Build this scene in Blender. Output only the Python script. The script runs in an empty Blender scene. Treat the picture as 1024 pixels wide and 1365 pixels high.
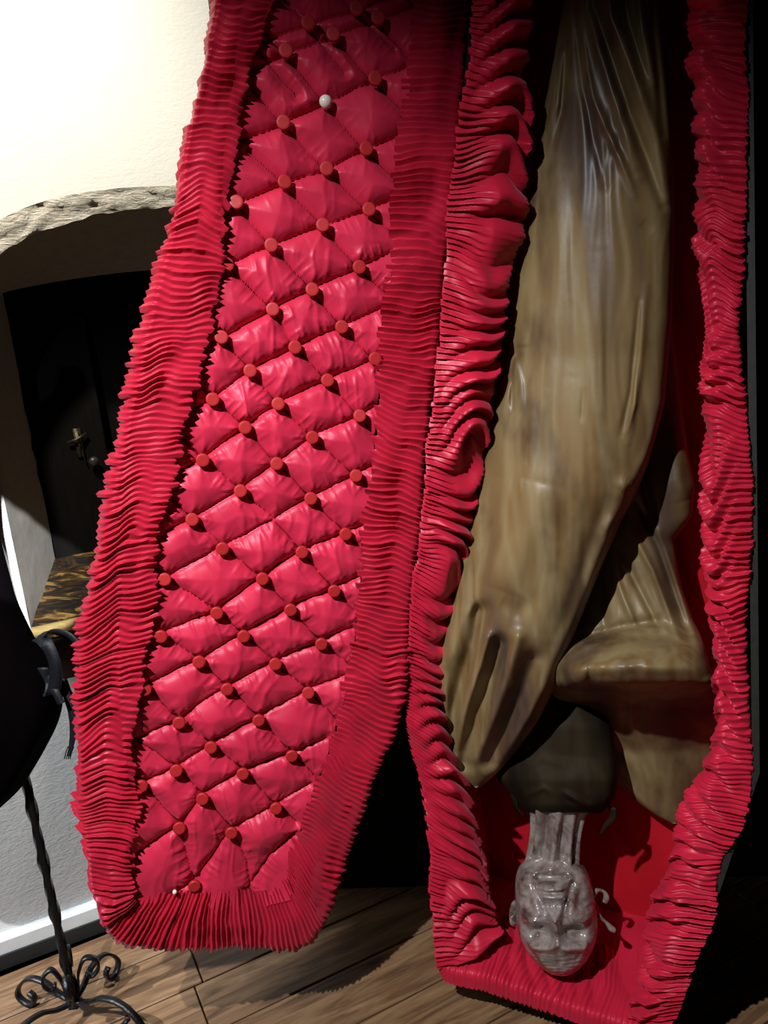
import bpy, bmesh, math, random
import numpy as np
from mathutils import Vector, Matrix
random.seed(7)
D = bpy.data
COL = bpy.context.scene.collection
SC = bpy.context.scene

# ------------------------------------------------------------------ camera
F = 1050.0
CAMZ = 1.36
_d = np.array([493.0, 4800.0, F]); _d /= np.linalg.norm(_d)
_Z = -_d
_Y = np.array([0, 0, 1.0]); _Y = _Y - _Z * (_Y @ _Z); _Y /= np.linalg.norm(_Y)
_X = np.cross(_Y, _Z)
R = np.array([_X, _Y, _Z])                      # camera (x right, y down, z forward) -> world
CAM = np.array([0, 0, CAMZ])
cam = D.cameras.new('camera'); camo = D.objects.new('camera', cam); COL.objects.link(camo)
cam.sensor_fit = 'VERTICAL'; cam.sensor_height = 36.0; cam.lens = 36.0 * F / 1365.0
cam.clip_start = 0.02
M = Matrix.Identity(4)
for i in range(3):
    M[i][0] = R[i][0]; M[i][1] = -R[i][1]; M[i][2] = -R[i][2]; M[i][3] = CAM[i]
camo.matrix_world = M
SC.camera = camo

# ------------------------------------------------------------------ light
SC.view_settings.view_transform = 'Standard'; SC.view_settings.look = 'None'
SC.view_settings.gamma = 1; SC.view_settings.use_curve_mapping = False
SC.view_settings.exposure = 0.0
w = D.worlds.new('world'); SC.world = w; w.use_nodes = True
w.node_tree.nodes['Background'].inputs[0].default_value = (0.55, 0.6, 0.7, 1)
w.node_tree.nodes['Background'].inputs[1].default_value = 0.012


def spot(name, loc, tgt, energy, col, size, blend, rad):
    l = D.lights.new(name, 'SPOT'); o = D.objects.new(name, l); COL.objects.link(o)
    l.energy = energy; l.color = col; l.spot_size = math.radians(size); l.spot_blend = blend
    l.shadow_soft_size = rad
    o.location = loc
    o.rotation_euler = (Vector(tgt) - Vector(loc)).to_track_quat('-Z', 'Y').to_euler()
    return o


spot('ceiling_spot', (-0.76, 0.0, 2.42), (-0.10, 1.35, 0.22), 300, (0.95, 0.97, 1.0), 78, 1.0, 0.016)
spot('side_spot', (-2.1, 0.7, 2.1), (-0.99, 1.62, 0.34), 430, (0.86, 0.93, 1.0), 23, 0.5, 0.02)
spot('niche_fill', (0.1, -0.3, 2.1), (-0.88, 1.86, 0.86), 560, (0.92, 0.97, 1.0), 7, 0.12, 0.01)  # added narrow light, only brightens a patch of the left jamb and sill
spot('wall_spot', (-0.75, 0.75, 2.75), (-0.72, 1.95, 1.75), 210, (1.0, 0.93, 0.78), 70, 1.0, 0.05)


# ------------------------------------------------------------------ helpers
def ray(px, py):
    px = np.asarray(px, float); py = np.asarray(py, float)
    v = np.stack([(px - 512) / F, (py - 682.5) / F, np.ones_like(px + py)], -1)
    return v @ R.T


class Frame:
    """a plane standing in the room; (s, t, h) are metres along, up and out of it"""
    def __init__(self, o, yaw):
        y = math.radians(yaw)
        self.o = np.array(o, float); self.u = np.array([math.cos(y), -math.sin(y), 0])
        self.n = np.array([-math.sin(y), -math.cos(y), 0]); self.v = np.array([0, 0, 1.0])

    def at(self, s, t, h=0.0):
        s = np.asarray(s, float)[..., None]; t = np.asarray(t, float)[..., None]; h = np.asarray(h, float)[..., None]
        return self.o + s * self.u + t * self.v + h * self.n

    def un(self, px, py, h=0.0):
        r = ray(px, py)
        k = ((self.o - CAM) @ self.n + np.asarray(h, float)) / (r @ self.n)
        return CAM + r * k[..., None]

    def st(self, px, py, h=0.0):
        p = self.un(px, py, h) - self.o
        return p @ self.u, p @ self.v


S0 = CAM + ray(540, 950) * 1.5
BF = Frame(S0, 25)      # coffin box mouth
LF = Frame(S0, -12)     # open lid
WA = CAM + ray(0, 1285) * (-CAMZ / ray(0, 1285)[2])
WF = Frame(WA, -24.2)   # window wall
WF.o = WA
TOP = 1.33


def hsh(ix, iy, seed):
    n = (ix.astype(np.int64) * 374761393 + iy.astype(np.int64) * 668265263 + seed * 974634777) & 0x7fffffff
    n = ((n ^ (n >> 13)) * 1274126177) & 0x7fffffff
    n = n ^ (n >> 16)
    return (n % 100003) / 50001.5 - 1.0


def vn(x, y, seed=0):
    x = np.asarray(x, float); y = np.asarray(y, float)
    x, y = np.broadcast_arrays(x, y)
    ix = np.floor(x); iy = np.floor(y); fx = x - ix; fy = y - iy
    fx = fx * fx * (3 - 2 * fx); fy = fy * fy * (3 - 2 * fy)
    a = hsh(ix, iy, seed); b = hsh(ix + 1, iy, seed); c = hsh(ix, iy + 1, seed); d = hsh(ix + 1, iy + 1, seed)
    return (a * (1 - fx) + b * fx) * (1 - fy) + (c * (1 - fx) + d * fx) * fy


def tag(o, label=None, cat=None, group=None, kind=None):
    if label: o['label'] = label
    if cat: o['category'] = cat
    if group: o['group'] = group
    if kind: o['kind'] = kind
    return o


def empty(name, loc):
    o = D.objects.new(name, None); COL.objects.link(o); o.location = [float(a) for a in loc]
    o.empty_display_size = 0.05
    return o


def origin(parent):
    v = Vector((0, 0, 0))
    while parent is not None:
        v = v + parent.location; parent = parent.parent
    return np.array(v)


def mesh_obj(name, verts, faces, mat, parent=None, smooth=True, uv=None):
    me = D.meshes.new(name)
    V = np.asarray(verts, float).reshape(-1, 3) - origin(parent)
    me.from_pydata(V.tolist(), [], faces if isinstance(faces, list) else faces.tolist())
    me.materials.append(mat)
    me.shade_smooth() if smooth else me.shade_flat()
    o = D.objects.new(name, me); COL.objects.link(o)
    if parent is not None: o.parent = parent
    return o


def grid_faces(nu, nv, wrap=False, off=0):
    i = np.arange(nu - 1)[:, None]; j = np.arange(nv if wrap else nv - 1)[None, :]
    j2 = (j + 1) % nv
    a = i * nv + j; b = i * nv + j2; c = (i + 1) * nv + j2; d = (i + 1) * nv + j
    return (np.stack([a, b, c, d], -1).reshape(-1, 4) + off).tolist()


def solidify(o, th, off=-1):
    m = o.modifiers.new('thickness', 'SOLIDIFY'); m.thickness = th; m.offset = off
    return o


def spline(pts, n):
    """resample rows of pts (any columns) by Catmull-Rom at n even steps of chord length"""
    P = np.asarray(pts, float)
    c = np.r_[0, np.cumsum(np.linalg.norm(np.diff(P, axis=0), axis=1))]
    q = np.linspace(0, c[-1], n)
    k = np.clip(np.searchsorted(c, q, side='right') - 1, 0, len(P) - 2)
    f = ((q - c[k]) / (c[k + 1] - c[k]))[:, None]
    m = np.gradient(P, c, axis=0)
    L = (c[k + 1] - c[k])[:, None]
    h00 = 2 * f**3 - 3 * f**2 + 1; h10 = f**3 - 2 * f**2 + f; h01 = -2 * f**3 + 3 * f**2; h11 = f**3 - f**2
    return h00 * P[k] + h10 * L * m[k] + h01 * P[k + 1] + h11 * L * m[k + 1]


def poly_prism(frame, pts, h0, h1):
    """closed prism between two depths from an (s,t) outline"""
    n = len(pts); s = [p[0] for p in pts]; t = [p[1] for p in pts]
    V = np.vstack([frame.at(s, t, h0), frame.at(s, t, h1)])
    Fc = [list(range(n))[::-1], list(range(n, 2 * n))] + [[i, (i + 1) % n, n + (i + 1) % n, n + i] for i in range(n)]
    return V, Fc


def box_verts(c, ax, ay, az):
    V = [c + i * ax + j * ay + k * az for i in (-.5, .5) for j in (-.5, .5) for k in (-.5, .5)]
    Fc = [[0, 1, 3, 2], [4, 6, 7, 5], [0, 4, 5, 1], [2, 3, 7, 6], [0, 2, 6, 4], [1, 5, 7, 3]]
    return V, Fc


class MB:
    def __init__(s): s.V = []; s.F = []

    def add(s, V, Fc):
        o = len(s.V); s.V += [np.asarray(v, float) for v in V]; s.F += [[i + o for i in f] for f in Fc]; return s

    def tube(s, pts, rad, seg=10, flat=None):
        P = np.asarray(pts, float); n = len(P)
        r = np.broadcast_to(np.asarray(rad, float), (n,))
        T = np.gradient(P, axis=0); T /= np.linalg.norm(T, axis=1)[:, None]
        up = np.array([0, 0, 1.0]) if abs(T[0][2]) < .9 else np.array([1.0, 0, 0])
        a = np.cross(T[0], up); a /= np.linalg.norm(a)
        V = []
        for i in range(n):
            a = a - T[i] * (a @ T[i]); a /= np.linalg.norm(a); b = np.cross(T[i], a)
            for k in range(seg):
                th = 2 * math.pi * k / seg
                V.append(P[i] + r[i] * (math.cos(th) * a + math.sin(th) * b))
        Fc = grid_faces(n, seg, True) + [list(range(seg))[::-1], [(n - 1) * seg + k for k in range(seg)]]
        return s.add(V, Fc)

    def strip(s, pts, widthdir, w, th):
        """flat bar of width w (along widthdir) and thickness th following pts"""
        P = np.asarray(pts, float); n = len(P)
        T = np.gradient(P, axis=0); T /= np.linalg.norm(T, axis=1)[:, None]
        W = np.broadcast_to(np.asarray(widthdir, float), (n, 3))
        w = np.broadcast_to(np.asarray(w, float), (n,))
        V = []
        for i in range(n):
            wd = W[i] - T[i] * (W[i] @ T[i]); wd /= np.linalg.norm(wd); b = np.cross(T[i], wd)
            for (x, y) in ((-.5, -.5), (.5, -.5), (.5, .5), (-.5, .5)):
                V.append(P[i] + x * w[i] * wd + y * th * b)
        return s.add(V, grid_faces(n, 4, True) + [[3, 2, 1, 0], [(n - 1) * 4 + k for k in range(4)]])

    def build(s, name, mat, parent=None, smooth=True):
        return mesh_obj(name, s.V, s.F, mat, parent, smooth)


# ------------------------------------------------------------------ materials
def new_mat(name):
    m = D.materials.new(name); m.use_nodes = True
    nt = m.node_tree; b = nt.nodes['Principled BSDF']
    return m, nt, b


def N(nt, typ, **kw):
    n = nt.nodes.new(typ)
    for k, v in kw.items():
        if k in n.inputs.keys(): n.inputs[k].default_value = v
        else: setattr(n, k, v)
    return n


def coords(nt, scale=(1, 1, 1), kind='Object'):
    tc = nt.nodes.new('ShaderNodeTexCoord'); mp = nt.nodes.new('ShaderNodeMapping')
    nt.links.new(tc.outputs[kind], mp.inputs[0]); mp.inputs['Scale'].default_value = scale
    return mp.outputs[0]


def ramp(nt, fac, stops):
    r = nt.nodes.new('ShaderNodeValToRGB'); e = r.color_ramp.elements
    while len(e) > len(stops): e.remove(e[-1])
    while len(e) < len(stops): e.new(0.5)
    for q, (p, c) in zip(e, stops): q.position = p; q.color = (*c, 1)
    nt.links.new(fac, r.inputs[0]); return r.outputs[0]


def bump(nt, b, fac, strength, dist, prev=None):
    n = nt.nodes.new('ShaderNodeBump'); n.inputs['Strength'].default_value = strength
    n.inputs['Distance'].default_value = dist; nt.links.new(fac, n.inputs['Height'])
    if prev: nt.links.new(prev, n.inputs['Normal'])
    nt.links.new(n.outputs[0], b.inputs['Normal']); return n.outputs[0]


def noise(nt, vec, scale, detail=4, rough=.5, dist=0.0):
    n = nt.nodes.new('ShaderNodeTexNoise'); n.inputs['Scale'].default_value = scale
    n.inputs['Detail'].default_value = detail; n.inputs['Roughness'].default_value = rough
    n.inputs['Distortion'].default_value = dist
    nt.links.new(vec, n.inputs['Vector']); return n.outputs[0]


def satin(name, col, rough=.42, var=.12, sheen=.16):
    m, nt, b = new_mat(name)
    c = coords(nt)
    f = noise(nt, c, 9, 3)
    lo = tuple(x * (1 - var) for x in col); hi = tuple(min(1, x * (1 + var)) for x in col)
    nt.links.new(ramp(nt, f, [(.3, lo), (.7, hi)]), b.inputs['Base Color'])
    b.inputs['Roughness'].default_value = rough
    b.inputs['Sheen Weight'].default_value = sheen
    b.inputs['Sheen Roughness'].default_value = .4
    b.inputs['Sheen Tint'].default_value = (1, .35, .5, 1)
    b.inputs['Specular IOR Level'].default_value = .35
    b.inputs['Specular Tint'].default_value = (1, .6, .68, 1)
    f2 = noise(nt, coords(nt, (1, 1, 3)), 160, 2)
    bump(nt, b, f2, .08, .001)
    return m


def plain(name, col, rough=.5, metal=0.0, bscale=60, bstr=.1, var=.2, spec=.5):
    m, nt, b = new_mat(name)
    f = noise(nt, coords(nt), bscale, 5)
    lo = tuple(x * (1 - var) for x in col); hi = tuple(min(1, x * (1 + var)) for x in col)
    nt.links.new(ramp(nt, f, [(.3, lo), (.7, hi)]), b.inputs['Base Color'])
    b.inputs['Roughness'].default_value = rough; b.inputs['Metallic'].default_value = metal
    b.inputs['Specular IOR Level'].default_value = spec
    bump(nt, b, f, bstr, .003)
    return m


RED = satin('red_quilt_satin', (.56, .022, .060))
RED2 = satin('red_ruffle_satin', (.46, .012, .036), .4)
RED3 = satin('red_lining_cloth', (.42, .006, .014), .6, sheen=.1)
BTN = plain('red_enamel', (.46, .016, .018), .5, bscale=20, bstr=0, var=.05)
PEARL = plain('pearl', (.88, .78, .68), .15, 0, 20, 0, .05)
SHELL = plain('dark_coffin_wood', (.005, .004, .0035), .7, bscale=30, spec=.08)
RIM = plain('grey_black_rim', (.016, .017, .014), .6, bscale=80)
IRON = plain('black_iron', (.006, .006, .008), .38, .3, 90, .5)
VELVET = plain('black_velvet', (.0016, .0006, .0012), .95, bscale=40, spec=.05)
RIBBON = plain('black_ribbon', (.009, .010, .015), .5, bscale=500, bstr=.4)
DARKWALL = plain('dark_wall', (.016, .015, .009), .8, bscale=12, spec=.2)
BACKDROP = plain('black_backdrop', (.004, .004, .003), .9, bscale=12, spec=.1)
FLOORBASE = plain('dark_subfloor', (.02, .014, .01), .8)
WORNBRASS = plain('latch_iron', (.09, .07, .045), .45, .8, 120, .5, .5)


def plaster():
    m, nt, b = new_mat('white_plaster')
    c = coords(nt)
    f = noise(nt, c, 2.0, 4)
    nt.links.new(ramp(nt, f, [(.3, (.68, .68, .66)), (.7, (.78, .78, .76))]), b.inputs['Base Color'])
    b.inputs['Roughness'].default_value = .85; b.inputs['Specular IOR Level'].default_value = .2
    c2 = coords(nt, (1, 1, 2.2))
    n1 = noise(nt, c2, 22, 6, .6, .6)
    n2 = noise(nt, c2, 90, 4, .6)
    p = bump(nt, b, n1, .12, .008)
    bump(nt, b, n2, .2, .004, p)
    return m


def rough_plaster():
    m, nt, b = new_mat('rough_arris_plaster')
    c = coords(nt, (1, 1, 4))
    f = noise(nt, c, 26, 6, .65, .8)
    nt.links.new(ramp(nt, f, [(.3, (.58, .53, .44)), (.6, (.80, .76, .67))]), b.inputs['Base Color'])
    b.inputs['Roughness'].default_value = .9
    bump(nt, b, f, .9, .012)
    return m


def wood(name, cols, scale, rough, ax=(1, 12, 12), rnd=True, bstr=.3, coat=0):
    m, nt, b = new_mat(name)
    tc = nt.nodes.new('ShaderNodeTexCoord'); mp = nt.nodes.new('ShaderNodeMapping')
    nt.links.new(tc.outputs['Object'], mp.inputs[0]); mp.inputs['Scale'].default_value = ax
    if rnd:
        oi = nt.nodes.new('ShaderNodeObjectInfo'); mu = nt.nodes.new('ShaderNodeVectorMath'); mu.operation = 'SCALE'
        cb = nt.nodes.new('ShaderNodeCombineXYZ')
        for k in range(3): nt.links.new(oi.outputs['Random'], cb.inputs[k])
        mu.inputs['Scale'].default_value = 37.0; nt.links.new(cb.outputs[0], mu.inputs[0])
        nt.links.new(mu.outputs[0], mp.inputs['Location'])
    f = noise(nt, mp.outputs[0], scale, 8, .62, 1.6)
    nt.links.new(ramp(nt, f, cols), b.inputs['Base Color'])
    b.inputs['Roughness'].default_value = rough; b.inputs['Coat Weight'].default_value = coat
    if rough > .7: b.inputs['Specular IOR Level'].default_value = .12
    b.inputs['Coat Roughness'].default_value = .25
    bump(nt, b, f, bstr, .003)
    return m


FLOORWOOD = wood('floor_oak', [(.28, (.035, .016, .008)), (.45, (.13, .068, .032)), (.6, (.22, .125, .062)), (.75, (.30, .19, .10))], 3.2, .45, (1, 9, 9))
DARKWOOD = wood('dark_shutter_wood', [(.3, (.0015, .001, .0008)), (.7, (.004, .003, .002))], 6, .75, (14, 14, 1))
SILLWOOD = wood('worn_sill_wood', [(.42, (.014, .012, .010)), (.52, (.06, .03, .012)), (.62, (.34, .19, .05))], 5, .28, (2, 5, 5), False)
GOLDWOOD = wood('golden_nosing_wood', [(.3, (.38, .24, .07)), (.7, (.62, .46, .18))], 5, .4, (2, 8, 8), False)
APRONWOOD = wood('brown_apron_wood', [(.3, (.02, .010, .006)), (.7, (.06, .032, .018))], 5, .5, (2, 8, 8), False)


def leather(name, dark=1.0, rough=.46, spec=.35):
    m, nt, b = new_mat(name)
    c = coords(nt, (11, 11, 1.5))
    f = noise(nt, c, 1.0, 3, .5, .25)
    k = dark
    base = ramp(nt, f, [(.28, (.095 * k, .060 * k, .040 * k)), (.42, (.17 * k, .108 * k, .043 * k)),
                        (.52, (.235 * k, .170 * k, .080 * k)), (.62, (.18 * k, .105 * k, .036 * k)), (.74, (.27 * k, .215 * k, .12 * k))])
    f2 = noise(nt, coords(nt, (5, 5, 2.4)), 1.3, 4, .6)
    mx = nt.nodes.new('ShaderNodeMix'); mx.data_type = 'RGBA'; mx.blend_type = 'MULTIPLY'; mx.inputs[0].default_value = 1
    nt.links.new(base, mx.inputs[6])
    nt.links.new(ramp(nt, f2, [(.36, (.42, .36, .40)), (.5, (1, 1, 1)), (.7, (1.0, 1.0, .95))]), mx.inputs[7])
    nt.links.new(mx.outputs[2], b.inputs['Base Color'])
    b.inputs['Roughness'].default_value = rough; b.inputs['Specular IOR Level'].default_value = spec
    b.inputs['Coat Weight'].default_value = .08 if spec > .2 else 0; b.inputs['Coat Roughness'].default_value = .3
    p = bump(nt, b, f, .25, .006)
    f3 = noise(nt, coords(nt, (1, 1, .6)), 140, 4)
    bump(nt, b, f3, .12, .002, p)
    return m


LEATHER = leather('khaki_membrane')
LEATHER_D = leather('brown_membrane', .8)
CHEST = leather('dark_tunic', .10, .75, .12)


def skin():
    m, nt, b = new_mat('grey_dead_skin')
    f = noise(nt, coords(nt), 28, 6, .6, .4)
    nt.links.new(ramp(nt, f, [(.32, (.055, .033, .027)), (.45, (.16, .12, .105)), (.58, (.27, .23, .21)), (.72, (.15, .105, .105))]), b.inputs['Base Color'])
    b.inputs['Roughness'].default_value = .27; b.inputs['Coat Weight'].default_value = .5
    b.inputs['Coat Roughness'].default_value = .18
    f2 = noise(nt, coords(nt), 120, 5)
    p = bump(nt, b, f, .3, .004)
    bump(nt, b, f2, .25, .0015, p)
    return m


SKIN = skin()
PLASTER = plaster(); ROUGH = rough_plaster()
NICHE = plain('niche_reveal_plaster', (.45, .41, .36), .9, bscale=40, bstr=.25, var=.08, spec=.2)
SKIRT = plain('white_baseboard_paint', (.62, .63, .62), .35, bscale=30, bstr=.05, var=.05)
GAPSHADE = plain('black_gap_shade', (.01, .01, .01), .6)

# ------------------------------------------------------------------ floor
fl = mesh_obj('floor', [(-2.2, -.6, -.03), (1.4, -.6, -.03), (1.4, 3.2, -.03), (-2.2, 3.2, -.03)], [[0, 1, 2, 3]], FLOORBASE, None, False)
tag(fl, kind='structure')
pd = np.array([.129, .063, 0]); pd /= np.linalg.norm(pd); pn = np.array([-pd[1], pd[0], 0])
pang = math.atan2(pd[1], pd[0])
PW = .145
plank_mesh = []
for L in (1.15, 1.5, .9):
    bm = bmesh.new(); bmesh.ops.create_cube(bm, size=1)
    bmesh.ops.scale(bm, vec=(L - .003, PW - .004, .028), verts=bm.verts)
    bmesh.ops.bevel(bm, geom=bm.edges[:], offset=.002, segments=1, affect='EDGES')
    me = D.meshes.new('plank'); bm.to_mesh(me); bm.free(); me.materials.append(FLOORWOOD); plank_mesh.append((L, me))
c0 = np.array([-.106, 1.389, 0])
for r in range(-9, 9):
    x = -2.2 + (r * .37) % .8; 
    while x < 1.5:
        L, me = plank_mesh[(r * 7 + int(x * 10)) % 3]
        c = c0 + pn * (r + .5) * PW + pd * (x + L / 2)
        x += L
        if -2.1 < c[0] < 1.3 and -.3 < c[1] < 2.6:
            # keep planks in the room, in front of the window wall
            e = [c + pd * L / 2, c - pd * L / 2]
            if max((q - WA) @ -WF.n for q in e) > .0: continue
            o = D.objects.new('plank', me); COL.objects.link(o); o.parent = fl
            o.location = (c[0], c[1], -.014); o.rotation_euler = (0, 0, pang)

# ------------------------------------------------------------------ window wall with an arched niche
NL, NR, ZS = .213, 1.187, .80
def arch(s):
    u = np.clip(abs((s - .70) / .487), 0, 1)
    return 1.45 + .255 * (1 - u ** 2.3) ** (1 / 2.3)
ss = .70 - .487 * np.cos(np.linspace(0, math.pi, 61))
az = arch(ss)
lip = .042 + .03 * np.abs((ss - .7) / .487) ** 2
rj = 0.006 * vn(ss * 30, 0 * ss, 3) + .004 * vn(ss * 90, 0 * ss, 5)
V = []; Fc = []
def quad(a, b, c, d):
    i = len(V); V.extend([a, b, c, d]); Fc.append([i, i + 1, i + 2, i + 3])
at = WF.at
quad(at(-1.2, 0, 0), at(NL, 0, 0), at(NL, 2.9, 0), at(-1.2, 2.9, 0))
quad(at(NR, 0, 0), at(2.2, 0, 0), at(2.2, 2.9, 0), at(NR, 2.9, 0))
quad(at(NL, 0, 0), at(NR, 0, 0), at(NR, ZS - .14, 0), at(NL, ZS - .14, 0))
for i in range(60):
    quad(at(ss[i], az[i] + lip[i], 0), at(ss[i + 1], az[i + 1] + lip[i + 1], 0), at(ss[i + 1], 2.9, 0), at(ss[i], 2.9, 0))
wl = mesh_obj('wall_left', V, Fc, PLASTER, None, False); tag(wl, kind='structure')
# chamfered crumbly arris
rows = 7; n = 121
s2 = .70 - .487 * np.cos(np.linspace(0, math.pi, n)); a2 = arch(s2); l2 = .042 + .03 * np.abs((s2 - .7) / .487) ** 2
VV = []
for j in range(rows):
    f = j / (rows - 1)
    hh = -.018 * f ** 1.5 + .007 * vn(s2 * 60, f * 5 + 0 * s2, 11) * math.sin(math.pi * f) ** .5 + (.002 if j == 0 else 0)
    zz = a2 + l2 * (1 - f) + (.004 * vn(s2 * 50, 0 * s2 + f * 3, 12) if 0 < j else 0)
    VV.append(WF.at(s2, zz, hh))
mesh_obj('arch_arris', np.vstack(VV), grid_faces(rows, n), ROUGH, wl)
# reveal: soffit and jambs splay to the back of the niche
DEP = .30
bs = np.clip(.295 + (s2 - NL) * ((1.105 - .295) / (NR - NL)), .295, 1.105)
bz = 1.565 + .035 * np.sin(np.pi * (bs - .295) / .81) ** .8
bz[0] = bz[-1] = 1.5
r0 = WF.at(s2, a2 + .004 * vn(s2 * 50, 0 * s2 + 3, 12), -.018); r1 = WF.at(bs, bz, -DEP)
mid = [(r0 * (1 - f) + r1 * f) for f in np.linspace(0, 1, 8)]
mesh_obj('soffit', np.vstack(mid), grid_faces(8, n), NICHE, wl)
for (sa, sb) in ((NL, .295), (NR, 1.105)):
    Vj = [at(sa, ZS - .02, 0), at(sb, ZS + .06, -DEP), at(sb, 1.6, -DEP), at(sa, 1.5, 0)]
    nz, nh = 24, 8
    G = []
    for i in range(nz):
        for j in range(nh):
            z0 = ZS - .02 + (1.46 - ZS + .02) * i / (nz - 1); f = j / (nh - 1)
            z1 = ZS + .05 + (1.56 - ZS) * i / (nz - 1)
            G.append(at(sa + (sb - sa) * f + .003 * float(vn(i * .9, j * .7, 4)), z0 + (z1 - z0) * f, -DEP * f))
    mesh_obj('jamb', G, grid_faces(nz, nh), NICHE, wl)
# window recess: dark shutter boards behind
win = empty('window_1', WF.at(.7, ZS, -DEP)); tag(win, kind='structure')
bw = [.295, .475, .62, .80, .98, 1.105]
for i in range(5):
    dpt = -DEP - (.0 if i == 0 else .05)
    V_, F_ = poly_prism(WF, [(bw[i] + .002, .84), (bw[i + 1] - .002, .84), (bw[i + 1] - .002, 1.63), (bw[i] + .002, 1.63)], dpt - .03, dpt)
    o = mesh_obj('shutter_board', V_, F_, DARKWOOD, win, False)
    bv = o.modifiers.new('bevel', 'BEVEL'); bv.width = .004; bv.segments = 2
# iron latch, its screws and knob on the first board
lc = WF.un(105, 590, -DEP)
b_ = MB()
V_, F_ = box_verts(lc + WF.n * .004, WF.u * .018, WF.n * .006, WF.v * .075); b_.add(V_, F_)
b_.tube([lc + WF.u * -.028 + WF.n * .012 + WF.v * .004, lc + WF.n * .02 + WF.v * .012, lc + WF.u * .022 + WF.n * .012 + WF.v * .022], [.003, .005, .004])
b_.tube([lc + WF.n * .012 + WF.v * -.03, lc + WF.n * .014 + WF.v * .03], [.0025, .0025])
b_.tube([lc + WF.n * .012 + WF.v * -.055 + WF.u * .008, lc + WF.n * .006 + WF.v * -.0], [.0015, .0025])
b_.build('iron_latch', WORNBRASS, win)
kc = WF.un(124, 614, -DEP)
b_ = MB(); b_.tube([kc, kc + WF.n * .012, kc + WF.n * .02, kc + WF.n * .028, kc + WF.n * .031], [.006, .006, .013, .012, .004], 14)
b_.build('knob', plain('dark_knob', (.03, .028, .025), .35), win)
V_, F_ = poly_prism(WF, [(.15, .60), (1.25, .60), (1.25, 1.75), (.15, 1.75)], -DEP - .13, -DEP - .11)
mesh_obj('back_board', V_, F_, DARKWOOD, win, False)
# sill with golden nosing and apron
sill = empty('trim_1', WF.at(.7, ZS, 0)); tag(sill, kind='structure')
V_ = [at(NL + .0, ZS + .0, .012), at(NR, ZS + .0, .012), at(1.115, ZS + .087, -DEP - .01), at(.285, ZS + .087, -DEP - .01)]
V_ += [v - np.array([0, 0, .03]) for v in V_]
mesh_obj('sill_board', V_, [[0, 1, 2, 3], [7, 6, 5, 4], [0, 4, 5, 1], [1, 5, 6, 2], [2, 6, 7, 3], [3, 7, 4, 0]], SILLWOOD, sill, False)
b_ = MB(); b_.tube([at(NL, ZS - .008, .014), at(.7, ZS - .008, .014), at(NR, ZS - .008, .014)], [.013] * 3, 14)
b_.build('nosing', GOLDWOOD, sill)
V_, F_ = poly_prism(WF, [(NL, ZS - .14), (NR, ZS - .14), (NR, ZS - .02), (NL, ZS - .02)], -.03, -.004)
mesh_obj('apron', V_, F_, APRONWOOD, sill, False)
# baseboard
bb = empty('baseboard_left', WF.at(0, 0, .02)); tag(bb, kind='structure')
b_ = MB()
prof = [(.0, .035), (.020, .035), (.020, .068), (.014, .076), (.0, .078)]
Vp = [WF.at(s, z, h) for s in (-1.2, 2.2) for (h, z) in prof]
b_.add(Vp, [[i, i + 1, i + 6, i + 5] for i in range(4)])
b_.build('painted_board', SKIRT, bb, False)
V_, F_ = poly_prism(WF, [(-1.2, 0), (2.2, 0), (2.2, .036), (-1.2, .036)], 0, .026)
mesh_obj('gap_shade_strip', V_, F_, GAPSHADE, bb, False)  # black strip in place of the shadow gap under the painted board
# dark wall to the right of the coffin
V_, F_ = box_verts(np.array([1.16, 1.2, 1.35]), np.array([.05, 0, 0]), np.array([0, 3.2, 0]), np.array([0, 0, 2.9]))
wr = mesh_obj('wall_right', V_, F_, DARKWALL, None, False); tag(wr, kind='structure')

# black backdrop added behind the coffin, standing in for deep shade in the gap
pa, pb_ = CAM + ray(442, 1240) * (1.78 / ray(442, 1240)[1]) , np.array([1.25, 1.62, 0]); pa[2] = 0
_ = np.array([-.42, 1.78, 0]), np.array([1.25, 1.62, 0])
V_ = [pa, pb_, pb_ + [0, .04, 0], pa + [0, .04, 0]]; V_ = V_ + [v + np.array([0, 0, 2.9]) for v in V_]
wb = mesh_obj('shade_backdrop', V_, [[3, 2, 1, 0], [4, 5, 6, 7], [0, 1, 5, 4], [1, 2, 6, 5], [2, 3, 7, 6], [3, 0, 4, 7]], BACKDROP, None, False); tag(wb, kind='structure')

# ------------------------------------------------------------------ coffin
croot = empty('coffin', BF.at(.3, -.56, -.15)); croot.location.z = 0.0
tag(croot, 'open coffin lined with ruffled red satin, its quilted buttoned lid swung left', 'coffin')


def ext(lst, frame, top=TOP):
    """carry a px polyline (first point at the top of the frame) on to the foot of the coffin"""
    s, t = frame.st([p[0] for p in lst], [p[1] for p in lst])
    return s, t


def stlist(frame, pts): 
    s, t = frame.st([p[0] for p in pts], [p[1] for p in pts]); return list(zip(s.tolist(), t.tolist()))


b_out = stlist(BF, [(625, 0), (541, 948), (590, 1289), (879, 1391), (1001, 1030), (989, 0)])
def up_to(a, b, top):
    f = (top - b[1]) / (a[1] - b[1]); return (b[0] + (a[0] - b[0]) * f, top)
b_out[0] = up_to(b_out[0], b_out[1], TOP); b_out[5] = up_to(b_out[5], b_out[4], TOP)
lid_out = stlist(LF, [(625, 0), (538, 945), (428, 1240), (140, 1238), (108, 1015), (285, 0)])
lid_out[0] = up_to(lid_out[0], lid_out[1], TOP); lid_out[5] = up_to(lid_out[5], lid_out[4], TOP)
BD = .30; WT = .013


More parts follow.
